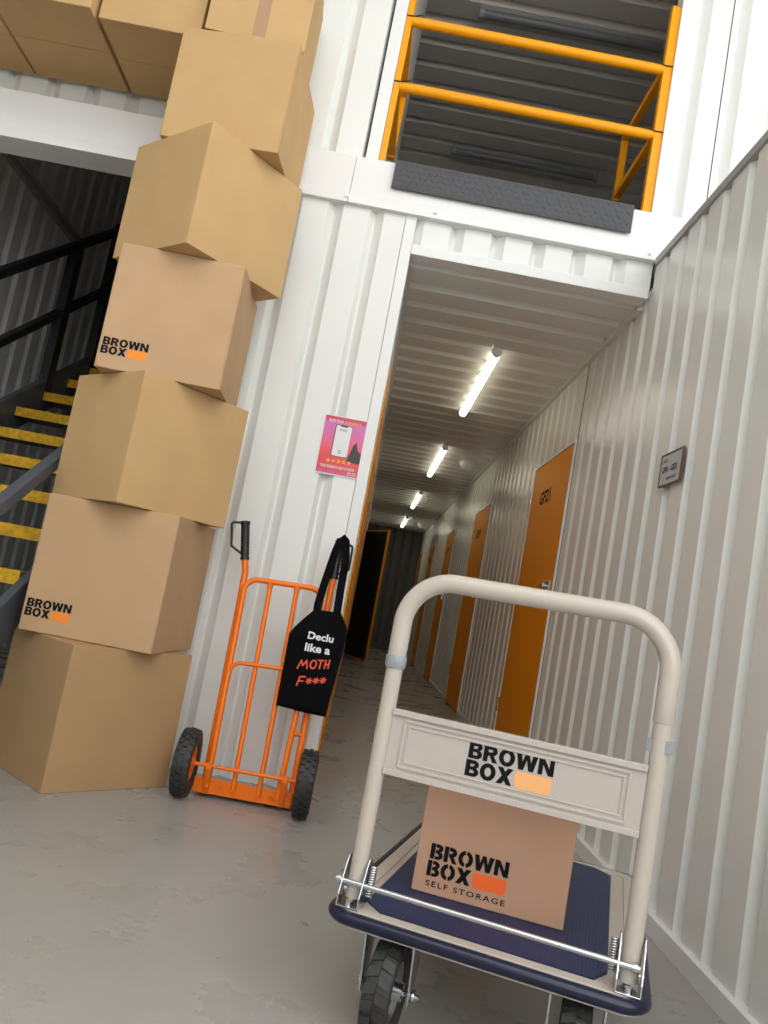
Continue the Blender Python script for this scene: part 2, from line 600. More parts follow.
def door(n, side, y0, y1, number=None, hinge_open=0.0, label=''):
    """flush amber steel door; built in local frame: x along the wall from the hinge, y out of the wall"""
    w = y1 - y0
    if side == 'right':
        M = frame((XR - 0.004, y1, 0), (0, -1, 0), (0, 0, 1))
    else:
        M = frame((XL + 0.004, y0, 0), (0, 1, 0), (0, 0, 1))
    o = thing('door_%d' % n, label, 'door')
    o['kind'] = 'structure'
    fr = MB()
    pf = 0.008 if side == 'right' else -0.003
    for a, b in ((-0.02, 0.0), (w, w + 0.02)):
        fr.box(a, b, 0, ZD + 0.02, -0.06, pf, M)
    fr.box(0, w, ZD, ZD + 0.02, -0.06, pf, M)
    fr.build('door_frame', WHITE_TRIM, o, bevel=0.001)
    L = M
    if hinge_open:
        # hinged on the far jamb
        L = M @ Matrix.Translation((w, 0, 0)) @ Matrix.Rotation(hinge_open, 4, 'Y') @ Matrix.Translation((-w, 0, 0))
    leaf = MB().box(0.004, w - 0.004, 0.012, ZD - 0.003, -0.032, 0.003, L)
    if hinge_open:
        leaf.box(0.02, w - 0.02, 0.03, ZD - 0.03, -0.034, -0.031, L, 1)
    lf = leaf.build('door_leaf', [DOOR, DOOR_BACK], o)
    hx = w - 0.10 if side == 'right' else 0.10
    if side == 'left':
        MB().box(hx - 0.06, hx + 0.06, 1.155, 1.205, 0.003, 0.008, L).build('hasp', GREY_PLASTIC, o)
        return o
    h = MB().box(hx - 0.075, hx + 0.065, 1.155, 1.215, 0.003, 0.02, L)
    h.box(hx - 0.03, hx + 0.03, 1.12, 1.16, 0.003, 0.03, L)
    h.cyl((hx - 0.06, 1.185, 0.02), (hx - 0.06, 1.185, 0.045), 0.012, 10, L)
    h.box(hx - 0.075, hx + 0.02, 1.175, 1.195, 0.035, 0.05, L)
    h.build('hasp', ZINC, o, bevel=0.002)
    for z in (0.3, 1.8):
        k = MB().cyl((0.0 if side == 'right' else w, z, 0.009), (0.0 if side == 'right' else w, z + 0.1, 0.009), 0.009, 8, M)
        k.build('hinge', ZINC, o)
    if number:
        t = MB().text(number, L @ Matrix.Translation((w * 0.28, 1.765, 0.0032)), w=0.30, h=0.095, bold=0.03)
        t.build('unit_number', INK, o)
    return o


nums = ['GF21', 'GF19', 'GF17', 'GF15', 'GF13']
wh = ['nearest amber door of the passage, beside the ribbed entry wall', 'second amber door from the entrance along the right-hand passage wall', 'third amber door from the entrance along the right-hand passage wall', 'fourth amber door from the entrance along the right-hand passage wall', 'last amber door in the dark end of the passage']
for i, (a, b) in enumerate(YD):
    door(i + 1, 'right', a, b, nums[i], label=wh[i])
wl = ['amber door edge just behind the poster wall', 'amber door on the poster side, second from the passage entrance', 'amber door on the poster side, deeper in the passage', 'amber door just before the open door']
for i, (a, b) in enumerate(LD[:4]):
    door(6 + i, 'left', a, b, label=wl[i])
door(10, 'left', LD[4][0], LD[4][1], hinge_open=math.radians(24), label='dark-backed door standing open into the passage')

# stairwell and mezzanine rooms
mb = MB()
ribbed(mb, (XS, 0, 0), (0, 1, 0), (1, 0, 0), YF + 0.02, 9.0, 0, 5.7, 5.105, g=(0.0, 0.018, 0.036, 0.072))
struct(mb.build('wall_stairwell', GREY_WALL))
mb = MB()
ribbed(mb, (0, 9.0, 0), (1, 0, 0), (0, -1, 0), XS, -0.9, 0, 5.7, 0)
struct(mb.build('wall_stairwell_back', SHADED_WALL))
struct(MB().box(-0.95, -0.88, YF + 0.11, 9.1, 0, 3.02).build('wall_stairwell_side', GREY_WALL))
struct(MB().box(-0.97, -0.30, YF + 0.05, 3.9, 3.0, 5.7).build('wall_mezzanine_jamb', GREY_WALL))
mb = MB().box(XS, XS + 0.045, YF + 0.16, 6.15, 3.245, 3.31)
mb.box(XS, XS + 0.055, YF + 0.16, 6.15, 3.30, 3.31)
struct(mb.build('trim_10', CAP))
struct(MB().box(XS, -0.95, YF + 0.15, 9.0, 5.6, 5.7).build('ceiling_stairwell', GREY_WALL))
struct(MB().box(-0.9, 4.2, YF + 0.15, 10.0, 2.70, 3.015).build('floor_mezzanine', STEEL_DARK))
mb = MB()
Mc2 = Mc.copy()
Mc2[2][3] = 5.5
mb.prism(ribbed_poly(YF, 10.0, 0.02, pitch=0.27, depth=0.035, g=(0.0, 0.03, 0.055, 0.085)), -2.0, 4.2, Mc2)
struct(mb.build('ceiling_mezzanine', GREY_CEIL))
struct(MB().box(-0.36, -0.30, 3.9, 5.4, 3.0, 5.5).build('wall_mezzanine_left', GREY_CEIL))
mb = MB()
ribbed(mb, (0, 10.0, 0), (1, 0, 0), (0, -1, 0), -2.0, 4.2, 3.015, 5.5, 0)
struct(mb.build('wall_mezzanine_back', GREY_CEIL))
struct(MB().box(-0.95, -0.88, 3.9, 9.1, 3.0, 5.7).build('wall_mezzanine_far', GREY_CEIL))

# unseen hall, shaped for the light: closed on the left, part roofed, big loading door open behind the photographer
mb = MB()
ribbed(mb, (XS - 0.4, 0, 0), (0, 1, 0), (1, 0, 0), -2.5, YF, 0, 6.2, 0)
struct(mb.build('wall_hall_left', HALL))
mb = MB().box(-3.2, -0.9, -2.55, -2.45, 0, 6.2).box(-0.9, 4.2, -2.55, -2.45, 5.0, 6.2).box(-0.9, 4.2, -2.55, -2.45, 0, 1.1)  # last box: unseen low wall added to dim things near the floor
mb.box(4.2, 4.3, -2.5, 2.4, 0, 1.1)  # second low wall, also added out of view to cut low light
struct(mb.build('wall_hall_back_and_blocker', HALL))
struct(MB().box(4.2, 4.3, 2.4, 17.1, 0, 6.2).build('wall_hall_right', WHITE))
struct(MB().box(-3.2, 4.3, 0.3, YF + 0.3, 5.75, 5.85).build('roof_hall', WHITE))


# ------------------------------------------------------------------ lamps
def ceiling_lamp(x, y0, y1, label):
    o = thing('ceiling_light', label, 'lamp', (x, (y0 + y1) / 2, ZC), 0, 'strip lights along the passage ceiling')
    L = (y1 - y0) / 2
    MB().box(-0.026, 0.026, -L, L, -0.020, 0.0).build('housing', WHITE_TRIM, o, bevel=0.002)
    for s in (-1, 1):
        m = MB().prism([(0.033 * math.cos(a), -0.020 + 0.033 * math.sin(a)) for a in [math.pi + math.pi * k / 12 for k in range(13)]], 0, 0.03, frame((0, s * L + (0.03 if s < 0 else 0.0), 0), (1, 0, 0), (0, 0, 1)))
        m.build('end_cap', WHITE_TRIM, o)
    arc = [(0.030 * math.cos(a), -0.020 + 0.030 * math.sin(a)) for a in [math.pi + math.pi * k / 12 for k in range(13)]]
    MB().prism(arc, -L + 0.03, L - 0.03, frame((0, 0, 0), (1, 0, 0), (0, 0, 1))).build('diffuser', LAMP, o)
    return o


ceiling_lamp(0.575, 4.74, 6.38, 'lit strip light nearest the passage entrance, largest of the ceiling row')
ceiling_lamp(0.592, 7.80, 9.55, 'lit strip light, second in from the passage entrance')
ceiling_lamp(0.615, 11.1, 12.85, 'lit strip light, third in from the passage entrance')
ceiling_lamp(0.630, 14.4, 16.1, 'small lit strip light farthest down the passage ceiling')
for (x, y, lb) in ((0.90, 8.45, 'white round detector beside the second strip light of the passage'), (0.97, 15.2, 'white round detector near the dark end of the passage')):
    o = thing('smoke_detector', lb, 'detector', (x, y, ZC))
    MB().lathe([(0.0, 0.0), (0.085, 0.0), (0.085, -0.018), (0.0, -0.018)], 24).build('mounting_plate', WHITE_TRIM, o)
    MB().lathe([(0.0, -0.018), (0.065, -0.018), (0.075, -0.04), (0.045, -0.075), (0.0, -0.08)], 24).build('sensor_head', PAPER, o)
for (x0, x1, y, lb) in ((0.095, 1.56, 5.55, 'unlit grey strip light on the mezzanine ceiling, the higher one behind the gate'), (0.105, 1.58, 7.4, 'unlit grey strip light deeper in the mezzanine, just above the chequer plate')):
    o = thing('ceiling_light', lb, 'lamp', ((x0 + x1) / 2, y, 5.5), 0, 'unlit strip lights in the mezzanine')
    h = (x1 - x0) / 2
    MB().box(-h, h, -0.03, 0.03, -0.03, 0).build('housing', GREY_PLASTIC, o)
    MB().tube([(-h + 0.03, 0, -0.045), (h - 0.03, 0, -0.045)], 0.035, 14).build('diffuser', LAMP_OFF, o)
    for s in (-1, 1):
        MB().tube([(s * h, 0, -0.045), (s * (h - 0.04), 0, -0.045)], 0.04, 14).build('end_cap', GREY_PLASTIC, o)


# ------------------------------------------------------------------ the printed lettering on boxes
def arc_strip(cx, cy, rx, ry, tx, ty, a0, a1, n=8):
    out = []
    for k in range(n):
        a, b = math.radians(a0 + (a1 - a0) * k / n), math.radians(a0 + (a1 - a0) * (k + 1) / n)
        out.append([(cx + rx * math.cos(a), cy + ry * math.sin(a)), (cx + rx * math.cos(b), cy + ry * math.sin(b)),
                    (cx + (rx - tx) * math.cos(b), cy + (ry - ty) * math.sin(b)), (cx + (rx - tx) * math.cos(a), cy + (ry - ty) * math.sin(a))])
    return out


def rc(x0, y0, x1, y1):
    return [(x0, y0), (x1, y0), (x1, y1), (x0, y1)]


GLYPH = {
    'B': (0.80, [rc(0, 0, 0.27, 1), rc(0.31, 0.77, 0.48, 1), rc(0.31, 0.40, 0.48, 0.61), rc(0.31, 0, 0.48, 0.21)] + arc_strip(0.47, 0.74, 0.30, 0.26, 0.26, 0.20, -90, 90) + arc_strip(0.47, 0.28, 0.33, 0.28, 0.27, 0.20, -90, 90)),
    'R': (0.84, [rc(0, 0, 0.27, 1), rc(0.31, 0.76, 0.46, 1), rc(0.31, 0.38, 0.46, 0.60), [(0.36, 0.40), (0.62, 0.40), (0.86, 0), (0.56, 0)]] + arc_strip(0.46, 0.69, 0.34, 0.31, 0.27, 0.23, -90, 90)),
    'O': (0.92, arc_strip(0.44, 0.5, 0.44, 0.52, 0.27, 0.25, 94, 266, 12) + arc_strip(0.48, 0.5, 0.44, 0.52, 0.27, 0.25, -86, 86, 12)),
    'W': (1.22, [[(0, 1), (0.28, 1), (0.46, 0), (0.19, 0)], [(0.24, 0), (0.46, 0), (0.70, 1), (0.50, 1)], [(0.52, 1), (0.72, 1), (0.98, 0), (0.76, 0)], [(0.76, 0), (1.03, 0), (1.22, 1), (0.94, 1)]]),
    'N': (0.88, [rc(0, 0, 0.26, 1), rc(0.62, 0, 0.88, 1), [(0.04, 1), (0.29, 1), (0.84, 0), (0.59, 0)]]),
    'X': (0.92, [[(0, 1), (0.32, 1), (0.92, 0), (0.60, 0)], [(0, 0), (0.32, 0), (0.92, 1), (0.60, 1)]]),
}


SOLID = {'B': [rc(0.25, 0.77, 0.33, 1), rc(0.25, 0.42, 0.33, 0.60), rc(0.25, 0, 0.33, 0.21)], 'R': [rc(0.25, 0.76, 0.33, 1), rc(0.25, 0.38, 0.33, 0.60)],
         'O': arc_strip(0.44, 0.5, 0.44, 0.52, 0.27, 0.25, 80, 100, 2) + arc_strip(0.48, 0.5, 0.44, 0.52, 0.27, 0.25, -100, -80, 2)}


def word(mb, s, M, w, h, mi=0, depth=0.0006, solid=False):
    tot = sum(GLYPH[c][0] for c in s) + 0.06 * (len(s) - 1)
    k = w / tot
    x = 0
    for i, c in enumerate(s):
        for j, q in enumerate(GLYPH[c][1] + (SOLID.get(c, []) if solid else [])):
            dz = depth * (1 + 0.12 * (j % 3))
            mb.prism([((x + a) * k, b * h) for a, b in q], 0, dz, M, mi)
        x += GLYPH[c][0] + 0.06


def logo(mb, M, w, lh, gap, solid=True, ragged=True):
    """two stacked words and the brushed swatch; origin at the lower left of the second word"""
    word(mb, 'BROWN', M @ Matrix.Translation((0.01 * w, lh + gap, 0)), w * 0.99, lh, solid=solid)
    word(mb, 'BOX', M, w * 0.555, lh, solid=solid)
    x0, x1 = w * 0.58, w * 1.0
    top, bot = lh * 0.98, -lh * 0.04
    poly = [(x0 + 0.012 * w, top)]
    n = 7
    for k in range(n + 1):
        poly.append((x0 + 0.02 * w + (x1 - x0 - 0.03 * w) * k / n, top + (random.uniform(-0.04, 0.04) * lh if ragged else 0)))
    poly += [(x1, top - 0.1 * lh), (x1 - 0.006 * w, bot + 0.2 * lh)]
    for k in range(n + 1):
        poly.append((x1 - 0.02 * w - (x1 - x0 - 0.04 * w) * k / n, bot + (random.uniform(-0.05, 0.05) * lh if ragged else 0)))
    poly += [(x0, bot + 0.25 * lh), (x0 - 0.006 * w, 0.5 * lh), (x0, top - 0.2 * lh)]
    mb.prism(poly, 0, 0.0005, M, 1)


# ------------------------------------------------------------------ cardboard boxes
def box(corner, a, w, d, h, z0, label, group, material=CARD, tape=None, brand=None, dark=False):
    """corner is the vertical edge nearest the camera; the sides run along e1 (w) and e2 (d)"""
    e1 = Vector((math.cos(a), math.sin(a), 0))
    e2 = Vector((-math.sin(a), math.cos(a), 0))
    c = Vector((corner[0], corner[1], z0)) + e1 * w / 2 + e2 * d / 2
    o = thing('cardboard_box', label, 'box', c, a, group)
    x, y = w / 2, d / 2
    t = 0.005
    # walls: outer tube of board
    mb = MB()
    mb.box(-x, x, -y, -y + t, 0, h).box(-x, x, y - t, y, 0, h).box(-x, -x + t, -y + t, y - t, 0, h).box(x - t, x, -y + t, y - t, 0, h)
    mb.build('carton', material, o, bevel=0.0025)
    for z, k in ((0.0, 0), (h - t, 1)):
        for s in (-1, 1):
            f = MB().box(-x + t + 0.0005, x - t - 0.0005, min(0.0015 * s, s * (y - t)), max(0.0015 * s, s * (y - t)), z + 0.0008 * (1 - 2 * k), z + t - 0.0008)
            f.build('flap', material, o, bevel=0.001)
    # tape: along the top and bottom seams and a short way down the two sides
    tp = MB()
    tw = 0.028
    for z0_, s in ((-0.0002, -1), (h - 0.0006, 1)):
        tp.box(-x, x, -tw, tw, z0_, z0_ + 0.0008)
    for s in (-1, 1):
        tp.box(min(s * x, s * (x + 0.0006)), max(s * x, s * (x + 0.0006)), -tw, tw, h - 0.05, h)
        tp.box(min(s * x, s * (x + 0.0006)), max(s * x, s * (x + 0.0006)), -tw, tw, 0, 0.05)
    if tape == 'side':
        tp.build('tape', TAPE, o)
    if brand:
        side, u, v, bw, lh, gap = brand
        if side == 'e1':      # the face turned to -e1, read from the far end of e2
            M = frame((-x - 0.0004, y - u, v), (0, -1, 0), (0, 0, 1))
        else:
            M = frame((-x + u, -y - 0.0004, v), (1, 0, 0), (0, 0, 1))
        lg = MB()
        logo(lg, M, bw, lh, gap, solid=(side == 'e1'))
        if side == 'e2':
            lg.text('SELF STORAGE', M @ Matrix.Translation((0.002, -0.0225, 0)), w=bw * 1.0, h=0.0125, bold=0.012, space=1.25)
        lg.build('printed_logo', [INK, INK_ORANGE if side == 'e1' else INK_RED], o)
    return o


g = 'column of large cardboard boxes'
Q = [(-0.99, 2.973, 0.82, 0.529, 0.50, 0.538), (-0.741, 3.111, 1.474, 0.506, 0.543, 0.546), (-0.964, 3.001, 0.86, 0.533, 0.495, 0.525),
     (-0.695, 3.113, 1.60, 0.46, 0.508, 0.527), (-0.916, 2.986, 0.896, 0.533, 0.502, 0.521), (-0.67, 3.135, 1.50, 0.47, 0.515, 0.509)]
LB = ['plain brown box standing on the floor at the foot of the column', 'brown box with printed logo, second from the floor, beside the hand truck top',
      'plain brown box set cornerwise, third from the floor in the column', 'brown box with printed logo, fourth from the floor, in the upper half of the column',
      'plain brown box set cornerwise, fifth from the floor, level with the white beam', 'plain brown box set square, sixth up, directly under the taped box']
z = 0.0
for i, (cx, cy, a, w, d, h) in enumerate(Q):
    br = None
    if i in (1, 3):
        br = ('e1', 0.011 if i == 1 else 0.012, 0.058, 0.184, 0.033, 0.0025)
    box((cx, cy), a, w, d, h - 0.001, z + (0.0005 if i else 0), LB[i], g, CARD_PINK if i in (1, 3) else (CARD_DARK if i == 0 else CARD), brand=br)
    z += h
g2 = 'cardboard boxes bridging the top of the column'
zt = z + 0.0005


def lintel(pl, pr, d, label, tape=None, dz=0.0):
    a = math.atan2(pr[1] - pl[1], pr[0] - pl[0])
    w = math.hypot(pr[0] - pl[0], pr[1] - pl[1])
    return box(pl, a, w, d, 0.50, zt + dz, label, g2, CARD, tape=tape)


b7 = lintel((-1.093, 3.155), (-0.662, 3.187), 0.44, 'brown box with a strip of paper tape, at the corner topping the column')
tp = MB().box(-0.026 + 0.01, 0.030 + 0.01, -0.2206, -0.2198, 0.02, 0.27)
tp.build('tape', TAPE, b7)
lintel((-1.577, 3.222), (-1.129, 3.222), 0.52, 'brown box overhead between the taped box and the box at the frame corner')
lintel((-2.064, 3.175), (-1.596, 3.170), 0.57, 'brown overhead box in the top corner, its underside seam showing')
lintel((-2.545, 3.205), (-2.069, 3.205), 0.54, 'overhead box of which only a bit of dark underside shows at the edge')

# ------------------------------------------------------------------ staircase
R0, G0, Y0, Z0 = 0.19, 0.34, 3.30, 0.75
sx0, sx1 = -2.36, -1.375
sl = (0, Y0 - 3 * G0, Z0 - 3 * R0)
st = thing('staircase', 'dark steel open-riser staircase with yellow nosings behind the box column', 'staircase', ((sx0 + sx1) / 2, Y0 - 3 * G0, 0))
S0 = st.location
for k in range(-3, 12):
    y, zz = Y0 + G0 * k, Z0 + R0 * k
    t = MB().box(sx0, sx1, y + 0.004, y + 0.27, zz - 0.045, zz - 0.001)
    tr = off(t.build('tread', TREAD, st), S0)
    nz = MB().box(sx0 + 0.004, sx1 - 0.004, y - 0.002, y + 0.055, zz - 0.002, zz + 0.003)
    nz.box(sx0 + 0.004, sx1 - 0.004, y - 0.004, y + 0.003, zz - 0.055, zz + 0.003)
    nz.build('nosing', NOSING, tr)
for x0, x1 in ((sx0 - 0.05, sx0), (sx1, sx1 + 0.04)):
    ya, yb = Y0 - 3.45 * G0, Y0 + 11.9 * G0
    za, zb = Z0 - 3.45 * R0, Z0 + 11.9 * R0
    up_, dn = (0.085, 0.15) if x0 < -2 else (-0.02, 0.215)
    poly = [(ya, max(0.0, za - dn)), (ya, za + up_), (yb, zb + up_), (yb, zb - dn), (ya + 0.2, 0.0)]
    s = MB().prism(poly, x0, x1, Matrix(((0, 0, 1, 0), (1, 0, 0, 0), (0, 1, 0, 0), (0, 0, 0, 1))))
    off(s.build('stringer', STEEL_DARK, st, bevel=0.004), S0)


def rail_line(x, p, q, r, name, mt):
    off(MB().tube([(x, *p), (x, *q)], r * 1.3, square=True).build(name, mt, st), S0)


xl = sx0 - 0.025
rail_line(xl, (3.2, 1.52), (6.05, 3.42), 0.028, 'handrail', STEEL_BLACK)
rail_line(xl, (3.2, 1.06), (6.05, 2.92), 0.026, 'mid_rail', STEEL_BLACK)
for y in (3.4, 5.38):
    zt_ = 0.55 * 0 + Z0 + (y - Y0) * R0 / G0
    off(MB().box(xl - 0.03, xl + 0.03, y - 0.05, y + 0.05, zt_ - 0.05, zt_ + (1.05 if y > 5 else 0.98)).build('post', STEEL_BLACK, st), S0)
off(MB().box(xl - 0.03, xl + 0.03, 6.0, 6.1, 2.2, 3.45).build('post', STEEL_BLACK, st), S0)
rail_line(xl, (6.05, 3.42), (7.4, 4.05), 0.028, 'handrail', STEEL_BLACK)
rail_line(xl, (6.05, 2.92), (7.4, 3.6), 0.026, 'mid_rail', STEEL_BLACK)
xr_ = sx1 - 0.005
rail_line(xr_, (2.35, 0.60), (5.2, 2.36), 0.026, 'mid_rail', STEEL_DARK)
off(MB().box(sx0 - 0.05, sx1 + 0.04, Y0 + 12 * G0, 8.9, 2.86, 3.02).build('landing', STEEL_DARK, st), S0)
for x in (sx0 - 0.03, sx1 - 0.03):
    off(MB().box(x, x + 0.06, Y0 + 12 * G0 + 0.05, Y0 + 12 * G0 + 0.11, 0, 2.86).build('post', STEEL_DARK, st), S0)
mid_posts = [(2.45, 0.1), (5.1, 1.6)]
for y, zb_ in mid_posts:
    zz = 0.60 + (y - 2.35) * 1.76 / 2.85
    off(MB().box(xr_ - 0.02, xr_ + 0.02, y - 0.02, y + 0.02, zb_ + 0.05, zz).build('post', STEEL_DARK, st), S0)

# ------------------------------------------------------------------ mezzanine gate and kick plate
gate = thing('safety_gate', 'yellow steel safety gate across the mezzanine opening', 'gate', (0.39, YF + 0.03, 3.015))
GL = gate.location
gy = YF + 0.03
for x0, x1 in ((-0.296, -0.264), (1.038, 1.088)):
    ztop = 4.172 if x0 > 0 else 4.6
    off(MB().box(x0, x1, gy - 0.02, gy + 0.02, 3.02, ztop).build('post', YELLOW, gate, bevel=0.003), GL)
for zc in (3.818, 3.455):
    off(MB().tube([(-0.264, gy, zc), (1.038, gy, zc)], 0.025, 16).build('rail', YELLOW, gate), GL)
for xx in (-0.276, 1.050):
    s = MB()
    s.tube([(xx, gy + 0.02, 3.815), (xx, gy + 0.60, 3.815)], 0.025, square=True)
    s.tube([(xx, gy + 0.02, 3.45), (xx, gy + 0.60, 3.45)], 0.025, square=True)
    s.tube([(xx, gy + 0.60, 3.42), (xx, gy + 0.60, 3.835)], 0.025, square=True)
    off(s.build('side_frame', YELLOW, gate), GL)
for xa, zc in ((-0.280, 3.825), (1.063, 3.825), (-0.280, 3.462), (1.063, 3.462)):
    hw, hd = 0.028, 0.024
    loop = [(xa - hw, gy - hd, zc + 0.004), (xa + hw, gy - hd, zc + 0.006), (xa + hw, gy + hd, zc + 0.004), (xa - hw, gy + hd, zc + 0.002)]
    t = MB().tube(loop, 0.0035, 6, closed=True)
    sgn = 1 if xa < 0 else -1
    t.tube([(xa + sgn * hw, gy - hd, zc + 0.006), (xa + sgn * (hw + 0.04), gy - hd - 0.01, zc + 0.012)], 0.0035, 6)
    c = off(t.build('cable_tie', BLACK_PLASTIC, gate), GL)
    c['label'] = 'black cable tie'

kp = thing('kick_plate', 'dark grey chequer plate hung on the beam below the yellow gate', 'floor plate', (0.389, YF - 0.034, 2.88))
KL = kp.location
kb = MB().box(-0.206, 0.985, YF - 0.042, YF - 0.034, 2.882, 3.026)
kb.box(-0.206, 0.985, YF - 0.042, YF + 0.02, 3.022, 3.028)
off(kb.build('plate', PLATE, kp, bevel=0.002), KL)
# raised diamonds, alternately leaning, part of the same rolled plate
dm = MB()
rows, cols = 5, 40
for r in range(rows):
    for c in range(cols):
        x = -0.19 + (c + 0.5 * (r % 2)) * 1.16 / cols
        zz = 2.897 + r * 0.0285
        s = 1 if (r + c) % 2 else -1
        M = Matrix.Translation((x, YF - 0.042, zz)) @ Matrix.Rotation(math.radians(90), 4, 'X') @ Matrix.Rotation(s * math.radians(45), 4, 'Z')
        dm.prism([(-0.0125, 0), (0, -0.0038), (0.0125, 0), (0, 0.0038)], 0, 0.0018, M)
off(dm.build('tread_pattern', PLATE, kp), KL)

# ------------------------------------------------------------------ poster and wall sign
po = thing('poster', 'red and pink feedback poster with five gold stars on the white ribbed wall', 'poster', (-0.206, YF - 0.004, 1.446))
PL = po.location
px0, px1, pz0, pz1 = -0.304, -0.107, 1.446, 1.721
off(MB().box(px0 - 0.002, px1 + 0.002, YF - 0.0055, YF - 0.0035, pz0 - 0.006, pz1 + 0.004).build('sheet', PAPER, po), PL)
sh = MB().box(px0, px1, YF - 0.0062, YF - 0.0054, pz0, pz1).build('print', poster_material(pz0, pz1), po)
off(sh, PL)
PM = frame((0, YF - 0.0063, 0), (1, 0, 0), (0, 0, 1))
ar = MB()
ar.prism([(-0.160, 1.560), (-0.150, 1.598), (-0.138, 1.612), (-0.126, 1.575), (-0.107, 1.560), (-0.107, 1.512), (-0.172, 1.512)], 0, 0.0004, PM)
off(ar.build('hill_picture', HILL, po), PL)
ph_ = MB()
Mph = PM @ Matrix.Translation((-0.209, 1.606, 0.0003)) @ Matrix.Rotation(math.radians(-0.5), 4, 'Z')
ph_.prism(rounded_rect(-0.041, 0.037, -0.076, 0.078, 0.010), 0, 0.0004, Mph, 1)
off(ph_.build('phone_picture', [PAPER, HILL, PAPER_GREY], po), PL)
ph_ = MB()
ph_.prism(rounded_rect(-0.037, 0.037, -0.073, 0.075, 0.009), 0.0004, 0.0008, Mph, 0)
ph_.prism(rc(-0.018, 0.048, 0.018, 0.060), 0.0008, 0.0010, Mph, 2)
ph_.prism(rc(-0.016, 0.069, 0.016, 0.075), 0.0008, 0.0010, Mph, 1)
for p in arc_strip(0, -0.052, 0.008, 0.008, 0.0025, 0.0025, 20, 350, 12):
    ph_.prism(p, 0.0008, 0.0010, Mph, 1)
off(ph_.build('phone_screen', [PAPER, HILL, PAPER_GREY], po), PL)
sr = MB()
for k in range(5):
    cx, cz = -0.255 + k * 0.0245, 1.507 + k * 0.0008
    pts = []
    for j in range(10):
        rr = 0.0115 if j % 2 == 0 else 0.0050
        an = math.radians(90 + 36 * j)
        pts.append((cx + rr * math.cos(an), cz + rr * math.sin(an)))
    sr.prism(pts, 0.0003, 0.0008, PM)
off(sr.build('stars', GOLD, po), PL)
tx = MB()
Tm = lambda x, zz: PM @ Matrix.Translation((x, zz, 0.0004))
tx.text('RATE YOUR', Tm(-0.285, 1.692), w=0.070, h=0.014, bold=0.02, mi=0)
tx.text('EXPERIENCE', Tm(-0.210, 1.692), w=0.078, h=0.013, bold=0.02, mi=1)
off(tx.build('headline', [PAPER, GOLD], po), PL)
tx = MB()
tx.text('YOUR FEEDBACK HELPS US GROW', Tm(-0.290, 1.473), w=0.166, h=0.013, bold=0.02, mi=0)
off(tx.build('strapline', [PAPER, GOLD], po), PL)
tx = MB()
tx.text('BROWN', Tm(-0.155, 1.460), w=0.040, h=0.007, bold=0.02, mi=0)
tx.text('BOX', Tm(-0.155, 1.450), w=0.024, h=0.007, bold=0.02, mi=0)
tx.prism(rc(-0.129, 1.450, -0.113, 1.457), 0, 0.0004, PM, 1)
off(tx.build('small_logo', [PAPER, GOLD], po), PL)

sg = thing('wall_sign', 'small framed unit number sign on the grey ribbed partition', 'sign', (XR - 0.02, 3.04, 1.556))
SL = sg.location
Ms = frame((XR - 0.012, 3.148, 1.556), (0, -1, 0), (0, 0, 1))
sw, shh = 0.218, 0.131
off(MB().box(0.03, sw - 0.03, 0.02, shh - 0.02, -0.012, 0.001, Ms).build('backing', BLACK_PLASTIC, sg), SL)
off(MB().box(0, sw, 0, shh, 0.001, 0.006, Ms).build('panel', PAPER_GREY, sg), SL)
fr = MB()
fr.box(-0.002, sw + 0.002, -0.002, 0.004, 0, 0.009, Ms).box(-0.002, sw + 0.002, shh - 0.004, shh + 0.002, 0, 0.009, Ms)
fr.box(-0.002, 0.004, 0.004, shh - 0.004, 0, 0.009, Ms).box(sw - 0.010, sw + 0.002, 0.004, shh - 0.004, 0, 0.009, Ms)
off(fr.build('frame', FRAME_RED, sg, bevel=0.001), SL)
tx = MB()
tx.text('UNITS', Ms @ Matrix.Translation((0.022, 0.095, 0.0062)), w=0.045, h=0.014, bold=0.02)
off(tx.build('printed_line', INK, sg), SL)
tx = MB()
tx.text('GF01 - GF21', Ms @ Matrix.Translation((0.022, 0.052, 0.0062)), w=0.150, h=0.026, bold=0.03)
off(tx.build('printed_line', INK, sg), SL)
tx = MB()
tx.text('GROUND FLOOR', Ms @ Matrix.Translation((0.075, 0.020, 0.0062)), w=0.095, h=0.012, bold=0.02)
off(tx.build('printed_line', INK, sg), SL)


